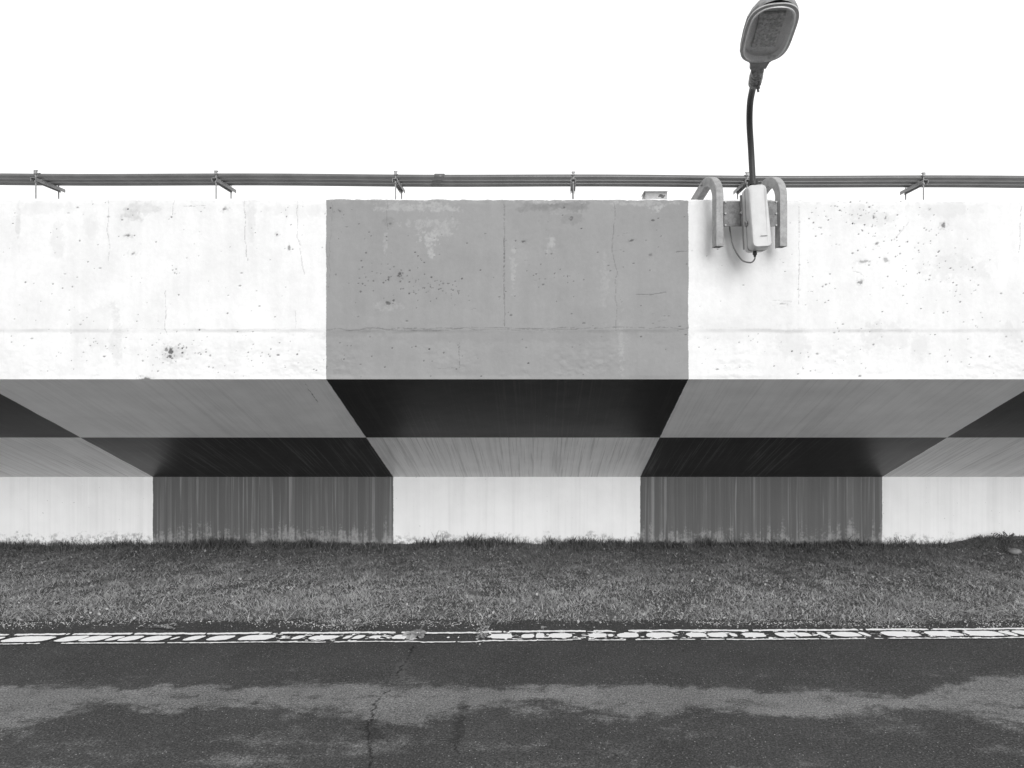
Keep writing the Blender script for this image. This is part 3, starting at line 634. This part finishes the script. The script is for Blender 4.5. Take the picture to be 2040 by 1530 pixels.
def make_bracket():
    root = empty('pipe_bracket', (0, 0, 0)); zb = -.031
    bm = bmesh.new()                                   # slotted channel, open below
    box(bm, (0, .12, zb+.006), (.034, .30, .003)); box(bm, (-.0165, .12, zb-.006), (.003, .30, .022)); box(bm, (.0165, .12, zb-.006), (.003, .30, .022))
    obj('crossbar', bm, M['bracket'], root)
    for k in range(5):
        bm = bmesh.new(); box(bm, (0, .02+k*.055, zb+.004), (.011, .026, .003), None, .001); obj('slot', bm, M['black'], root)
    for (yy, zt_) in ((-.002, .034), (.225, -.01)):
        bm = bmesh.new(); sweep(bm, [(0, yy, -.21), (0, yy, zt_)], circ(.0045, 8)); obj('rod', bm, M['bracket'], root, True)
        bm = bmesh.new(); sweep(bm, [(0, yy, zb-.020), (0, yy, zb-.008)], circ(.010, 6)); obj('nut', bm, M['bracket'], root)
    for yy, rd in ((.025, .021), (.118, .0175), (.198, .0185)):
        ring = [(.0, yy+rd*math.cos(t), rd*math.sin(t)) for t in np.linspace(-.5, math.pi+.5, 14)]
        bm = bmesh.new(); sweep(bm, ring, [(-.011, -.0015), (.011, -.0015), (.011, .0015), (-.011, .0015)])
        obj('pipe_clamp', bm, M['bracket'], root)
    bm = bmesh.new(); box(bm, (0, -.006, .018), (.018, .016, .026), None, .003); box(bm, (0, 0, .0305), (.024, .018, .006), None, .002); obj('clamp_bolt', bm, M['bracket'], root)
    return root
bp = make_bracket(); kids = list(bp.children)
BL = ['leftmost slotted steel bracket holding the three conduits on the wall top', 'steel conduit bracket above the left white panel, second from the left end',
      'steel conduit bracket above the left part of the grey panel', 'steel conduit bracket seen end on above the right part of the grey panel',
      'steel conduit bracket half hidden behind the lamp arm', 'rightmost steel conduit bracket above the right white panel']
for i, (bx, rz) in enumerate([(-3.49, 0), (-2.235, 0), (-.985, 0), (.252, 0), (1.462, 0), (2.69, 0)]):
    if i == 0: o = bp
    else:
        o = bp.copy(); sc.collection.objects.link(o)
        for c in kids: k = c.copy(); sc.collection.objects.link(k); k.parent = o
    o.location = (bx, 4.755, CZ-.0028*bx); o.rotation_euler = (0, 0, R([0, -.6, .8, -2.0, 0, .4][i]))
    tag(o, BL[i], 'bracket', 'brackets holding the conduits')
# small white box on the wall top
o = empty('junction_box', (PX(1307, 5.0), 5.0, 2.872)); bm = bmesh.new(); box(bm, (0, .07, .07), (.165, .13, .13), None, .003); obj('case', bm, M['ubox'], o)
bm = bmesh.new(); box(bm, (-.002, .065, .1385), (.174, .14, .005), None, .002); obj('lid', bm, M['ubox'], o)
bm = bmesh.new(); sweep(bm, [(-.112, -.0, .0), (-.086, 0, .132)], circ(.003, 8)); obj('stay', bm, M['plate'], o); bm = bmesh.new(); sweep(bm, [(-.084, -.004, .0), (-.084, -.004, .132)], circ(.003, 8), Vector((1, 0, 0))); obj('stay', bm, M['plate'], o)
bm = bmesh.new()
for k in range(7): 
    r0 = bmesh.ops.create_icosphere(bm, subdivisions=2, radius=.007+.005*rr.random()); bmesh.ops.transform(bm, matrix=Matrix.Translation((.048+rr.gauss(0, .012), .005, .108+rr.gauss(0, .007))) @ Matrix.Diagonal((1, .12, .8, 1)), verts=r0['verts'])
obj('rust_patch', bm, M['plate'], o, True)
tag(o, 'small white metal box standing on the wall top left of the lamp', 'box')

# ------------------------------------------------------------------ the wall lamp
lamp = empty('wall_lamp', (PX(1492, 4.6), 4.6, 2.84)); tag(lamp, 'wall lamp on a bent dark pipe above a white gear box and two hooked brackets', 'lamp')
def W(name, bm, mat, parent=lamp, smooth_=False): return obj(name, bm, mat, parent, smooth_, True)
ya = R(12)
def hook(px):
    X0 = PX(px, 4.46); pts = []
    def q(dy, z): return Vector((X0-math.sin(ya)*dy, 4.46+math.cos(ya)*dy, z))
    z_arc = EYE+1.218; rad = .135
    for z in np.linspace(PZ(492, 4.46), z_arc, 6): pts.append(q(0, z))
    for t in np.linspace(0, 114, 15)[1:]: pts.append(q(rad-rad*math.cos(R(t)), z_arc+rad*math.sin(R(t))))
    p = pts[-1]; d = Vector((0, math.sin(R(114)), math.cos(R(114))))
    dl = .30
    for k in (1, 2, 3, 4): pts.append(Vector((p.x-math.sin(ya)*d.y*dl*k/4, p.y+d.y*dl*k/4, p.z+d.z*dl*k/4)))
    bm = bmesh.new(); s = .033; c = .006; w2 = .0265
    sweep(bm, pts, [(-w2+c, -s), (w2-c, -s), (w2-c*.3, -s+c*.3), (w2, -s+c), (w2, s-c), (w2-c*.3, s-c*.3), (w2-c, s), (-w2+c, s), (-w2+c*.3, s-c*.3), (-w2, s-c), (-w2, -s+c), (-w2+c*.3, -s+c*.3)], Vector((math.cos(ya), math.sin(ya), 0)), cap=False)
    h = W('hook_bracket', bm, M['hook'])
    bm = bmesh.new(); box(bm, Vector(pts[0])+Vector((0, 0, .004)), (.040, .048, .004), Matrix.Rotation(ya, 3, 'Z')); k_ = obj('dark_hollow', bm, M['black'], None); k_.parent = lamp  # black plate painted for the shade inside the open tube end
    for v in k_.data.vertices: v.co -= lamp.location
    e = pts[-1]; bm = bmesh.new(); box(bm, e, (.06, .012, .08), Matrix.Rotation(ya, 3, 'Z') @ Matrix.Rotation(R(-35), 3, 'X'), .002); W('foot_plate', bm, M['plate'])
    for t in (-3, -6): 
        bm = bmesh.new(); cpt = Vector(pts[t])+Vector((-.030, 0, 0)); sweep(bm, [cpt, cpt-Vector((.008, 0, 0))], circ(.008, 6), Vector((0, 1, 0))); W('bolt', bm, M['bracket'])
    return X0
xl = hook(1430); xr = hook(1556)
# plate between the hooks
zc = (PZ(402, 4.45)+PZ(452, 4.45))/2; hh = PZ(402, 4.45)-PZ(452, 4.45)
bm = bmesh.new(); box(bm, ((xl+xr)/2, 4.436, zc), (xr-xl-.058, .006, hh), None, .001); W('back_plate', bm, M['plate'])
for X0, s in ((xl, 1), (xr, -1)):
    for zz in (zc+hh*.46, zc, zc-hh*.46):
        bm = bmesh.new(); cpt = Vector((X0+s*.042, 4.432, zz)); sweep(bm, [cpt, cpt-Vector((0, .007, 0))], circ(.0065, 6)); W('bolt', bm, M['hook'])
    bm = bmesh.new(); box(bm, (X0+s*.032, 4.4325, zc), (.003, .006, hh*.96)); W('clamp_edge', bm, M['black'])
bm = bmesh.new(); box(bm, ((xl+xr)/2-.03, 4.78, EYE+1.275), (xr-xl, .03, .006)); W('brace_bar', bm, M['plate'])
bm = bmesh.new(); sweep(bm, [(PX(1475, 4.44), 4.452, PZ(426, 4.44)), (PX(1475, 4.44), 4.40, PZ(426, 4.44))], circ(.011, 8)); sweep(bm, [(PX(1474, 4.44), 4.452, PZ(428, 4.44)), (PX(1474, 4.44), 4.435, PZ(428, 4.44))], circ(.02, 12)); W('bolt', bm, M['hook'], lamp)
# gear box: leaning, with a tapered lid
tilt_ = Matrix.Rotation(R(-3.6), 3, 'Y')
BC = P(1508.5, 434, 4.31); Hb = .408
def outline(w_, h_, r0, n=5, top_=1):
    o_ = []
    for cx_, cz_, a0, tp in ((1, 1, 0, top_), (-1, 1, 90, top_), (-1, -1, 180, 1), (1, -1, 270, 1)):
        for k in range(n): a_ = R(a0+90*k/(n-1)); o_.append(((w_/2*tp-r0)*cx_+r0*math.cos(a_), (h_/2-r0)*cz_+r0*math.sin(a_)))
    return o_
def loft(layers):
    bm = bmesh.new(); rings = []
    for (yy, pr, sx_, sz_) in layers: rings.append([bm.verts.new(BC+tilt_ @ Vector((a_*sx_, yy, b_*sz_))) for a_, b_ in pr])
    for a_, b_ in zip(rings, rings[1:]):
        for j in range(len(a_)): bm.faces.new((a_[j], a_[(j+1) % len(a_)], b_[(j+1) % len(b_)], b_[j]))
    bm.faces.new(rings[0]); bm.faces.new(rings[-1]); return bm
o1 = outline(.130, Hb, .03, 6, .93); 
bx_ = W('gear_box', loft([(.098, o1, .94, .985), (.085, o1, 1, 1), (.030, o1, 1, 1)]), M['boxm'], lamp, False)
W('gasket', loft([(.030, o1, 1.025, 1.008), (.018, o1, 1.025, 1.008)]), M['seam'])
# lid: full depth below, sloping back towards the top
bm = bmesh.new(); rings = []
def lidring(yb, inset, slope):
    out_ = []
    for a_, b_ in o1:
        t = max(0, (b_-.075)/(Hb/2-.075)); yy = yb+slope*t
        out_.append(bm.verts.new(BC+tilt_ @ Vector((a_*(1-inset*(1+.35*t)), yy, b_*(1-inset*.45)))))
    return out_
for (yb, ins, sl_) in ((.018, 0, 0), (-.045, .03, .018), (-.062, .07, .030), (-.070, .13, .034)): rings.append(lidring(yb, ins, sl_))
for a_, b_ in zip(rings, rings[1:]):
    for j in range(len(a_)): bm.faces.new((a_[j], a_[(j+1) % len(a_)], b_[(j+1) % len(b_)], b_[j]))
bmesh.ops.triangulate(bm, faces=[bm.faces.new(rings[-1])])
W('lid', bm, M['boxm'], lamp)
bm = bmesh.new(); box(bm, BC+tilt_ @ Vector((.012, -.0715, -.128)), (.042, .002, .004), tilt_, .0005); W('embossed_mark', bm, M['seam'])
bm = bmesh.new(); box(bm, BC+tilt_ @ Vector((-.070, .012, -.03)), (.012, .03, .03), tilt_, .003); box(bm, BC+tilt_ @ Vector((-.076, -.004, -.026)), (.008, .034, .012), tilt_ @ Matrix.Rotation(.4, 3, 'X'), .002); W('latch', bm, M['seam'])
bm = bmesh.new(); box(bm, BC+tilt_ @ Vector((-.060, .104, .0)), (.014, .02, Hb*.86), tilt_, .002); box(bm, BC+tilt_ @ Vector((.02, .104, .0)), (.06, .02, .12), tilt_, .002); W('mounting_rail', bm, M['seam'])
gb = BC+tilt_ @ Vector((-.018, .03, -Hb/2))
bm = bmesh.new(); sweep(bm, [gb+Vector((0, 0, .004)), gb-Vector((0, 0, .008)), gb-Vector((0, 0, .010)), gb-Vector((0, 0, .022)), gb-Vector((0, 0, .024)), gb-Vector((0, 0, .038))], circ(.014, 8), rad=[.8, .8, 1, 1, .7, .5]); W('cable_gland', bm, M['black'])
cp = [gb-Vector((0, 0, .03)), gb-Vector((0, -.005, .05)), P(1496, 523, 4.42), P(1481, 520, 4.46), P(1472, 511, 4.49), P(1464, 498, 4.50), P(1459, 485, 4.51), P(1456, 470, 4.52), P(1454, 455, 4.53), P(1453, 440, 4.53)]
bm = bmesh.new(); sweep(bm, smoothpath(cp, 6), circ(.0052, 8)); W('cable', bm, M['cable'], lamp, True)
# bent pipe arm
ap = [P(1500, 378, 4.37), P(1499.3, 357, 4.37), P(1496.2, 298, 4.34), P(1493.2, 246, 4.27), P(1494.2, 207, 4.17), P(1498.5, 181, 4.06), P(1502.5, 167, 3.97), P(1507, 150, 3.87)]
bm = bmesh.new(); sweep(bm, smoothpath(ap, 8), circ(.0195, 18)); W('arm', bm, M['arm'], lamp, True)
bm = bmesh.new(); b0 = P(1500, 366, 4.37); sweep(bm, [b0-Vector((0, 0, .01)), b0+Vector((0, 0, .010))], circ(.034, 18)); W('arm_seal', bm, M['black'], lamp)
c0, c1 = P(1503, 168, 3.98), P(1509, 140, 3.83); ax = (c1-c0).normalized()
bm = bmesh.new(); cc = []; rad_ = []
for t, k in ((0, .8), (.05, 1.0), (.3, 1.06), (.34, .92), (.4, .92), (.45, 1.08), (.7, 1.05), (.74, .9), (.8, 1.0), (1, 1.0)): cc.append(c0+(c1-c0)*t); rad_.append(k)
sweep(bm, cc, circ(.036, 16), rad=rad_); W('collar', bm, M['collar'], lamp, False)
for t in (.1, .35, .62):
    bm = bmesh.new(); p_ = c0+(c1-c0)*t+Vector((.018, -.0, -.034)); sweep(bm, [p_, p_-Vector((-.003, 0, .018))], circ(.007, 6), Vector((1, 0, 0))); W('collar_screw', bm, M['black'])
# head: local frame, x across, f forward along the head, n up
N0 = P(1510, 136, 3.80); N1 = P(1533, 60, 3.50); fw = (N1-N0).normalized()
side = Vector((-fw.y, fw.x, 0)).normalized()
if side.x < 0: side = -side
upn = side.cross(fw); upn = upn if upn.z > 0 else -upn
def hp(s, f, u): return N0+side*s+fw*f+upn*u
HL = .52
hw = [(-.0, .046), (.03, .05), (.055, .056), (.075, .085), (.10, .107), (.14, .121), (.20, .128), (.30, .131), (.38, .128), (.44, .112), (.48, .088), (.505, .055), (HL, .012)]
bm = bmesh.new(); rings = []
for f, hw_ in hw:
    ht = .055+.035*math.sin(math.pi*min(1, f/HL)); lo = 0 if f > .06 else -.006
    rg = [(-hw_*.93, lo), (-hw_, lo+.012), (-hw_*.96, .03), (-hw_*.7, ht*.9), (-hw_*.3, ht), (hw_*.3, ht), (hw_*.7, ht*.9), (hw_*.96, .03), (hw_, lo+.012), (hw_*.93, lo)]
    rings.append([bm.verts.new(hp(a_, f, b_)) for a_, b_ in rg])
for a_, b_ in zip(rings, rings[1:]):
    for j in range(len(a_)-1): bm.faces.new((a_[j], a_[j+1], b_[j+1], b_[j]))
bm.faces.new(rings[0]); bm.faces.new(rings[-1])
for k in (0, 1, 2): bm.faces.new((rings[k][0], rings[k+1][0], rings[k+1][-1], rings[k][-1]))   # closed underside of the neck
hd = W('lamp_head', bm, M['head'], lamp, False)
def uloop(scale_, f0, f1, u, n=40):
    """rounded loop on the underside"""
    pts = []
    fs = [f0+(f1-f0)*(.5-.5*math.cos(math.pi*k/n)) for k in range(n+1)]
    wf = lambda f: float(np.interp(f, [q[0] for q in hw], [q[1] for q in hw]))
    def half(f):
        t = (f-f0)/(f1-f0); return scale_*max(.0, 1-abs(2*t-1)**4.0)**.42
    return [(half(f), f) for f in fs]
def ubowl(name, mat, spec, parent):
    bm = bmesh.new(); rings = []
    for sc_, f0, f1, u in spec:
        L_ = uloop(sc_, f0, f1, u); ring = [(s, f) for s, f in L_]+[(-s, f) for s, f in reversed(L_[1:-1])]
        rings.append([bm.verts.new(hp(s, f, u)) for s, f in ring])
    for a_, b_ in zip(rings, rings[1:]):
        for j in range(len(a_)): bm.faces.new((a_[j], a_[(j+1) % len(a_)], b_[(j+1) % len(a_)], b_[j]))
    if len(rings) > 1 or True: bm.faces.new(rings[-1])
    o_ = W(name, bm, mat, lamp, False); return o_
# frame ring (open in the middle), rim, tray, LED board, glass
bm = bmesh.new(); rings = []
for sc_, f0, f1, u in ((.127, .062, .505, -.002), (.127, .062, .505, -.010), (.112, .078, .490, -.012), (.108, .082, .486, .0)):
    L_ = uloop(sc_, f0, f1, u); rings.append([bm.verts.new(hp(s, f, u)) for s, f in L_+[(-s, f) for s, f in reversed(L_[1:-1])]])
for a_, b_ in zip(rings, rings[1:]):
    for j in range(len(a_)): bm.faces.new((a_[j], a_[(j+1) % len(a_)], b_[(j+1) % len(a_)], b_[j]))
W('lamp_frame', bm, M['frame'])
bm = bmesh.new(); rings = []
for sc_, f0, f1, u in ((.113, .077, .491, -.0125), (.111, .079, .489, -.017), (.104, .087, .481, -.017), (.103, .088, .480, -.011)):
    L_ = uloop(sc_, f0, f1, u); rings.append([bm.verts.new(hp(s, f, u)) for s, f in L_+[(-s, f) for s, f in reversed(L_[1:-1])]])
for a_, b_ in zip(rings, rings[1:]):
    for j in range(len(a_)): bm.faces.new((a_[j], a_[(j+1) % len(a_)], b_[(j+1) % len(a_)], b_[j]))
W('lamp_rim', bm, M['rim'])
ubowl('reflector', M['tray'], ((.105, .084, .484, -.004), (.085, .104, .464, .022)), lamp)
bm = bmesh.new(); rot = Matrix((side, fw, upn)).transposed(); box(bm, hp(-.004, .30, .014), (.118, .235, .010), rot, .002); W('led_board', bm, M['led'])
for a_ in range(5):
    for b_ in range(8): bm = bmesh.new(); sweep(bm, [hp(-.044+a_*.020, .205+b_*.026, .0095), hp(-.044+a_*.020, .205+b_*.026, .005)], circ(.0045, 8), side); W('led_lens', bm, M['frame'])
ubowl('lamp_glass', M['glass'], ((.104, .086, .482, -.011), (.102, .088, .480, -.020), (.092, .098, .470, -.032), (.065, .13, .44, -.040), (.03, .2, .37, -.043)), lamp).data.polygons.foreach_set('use_smooth', [True]*0+[True]*len(bpy.data.objects['lamp_glass'].data.polygons))
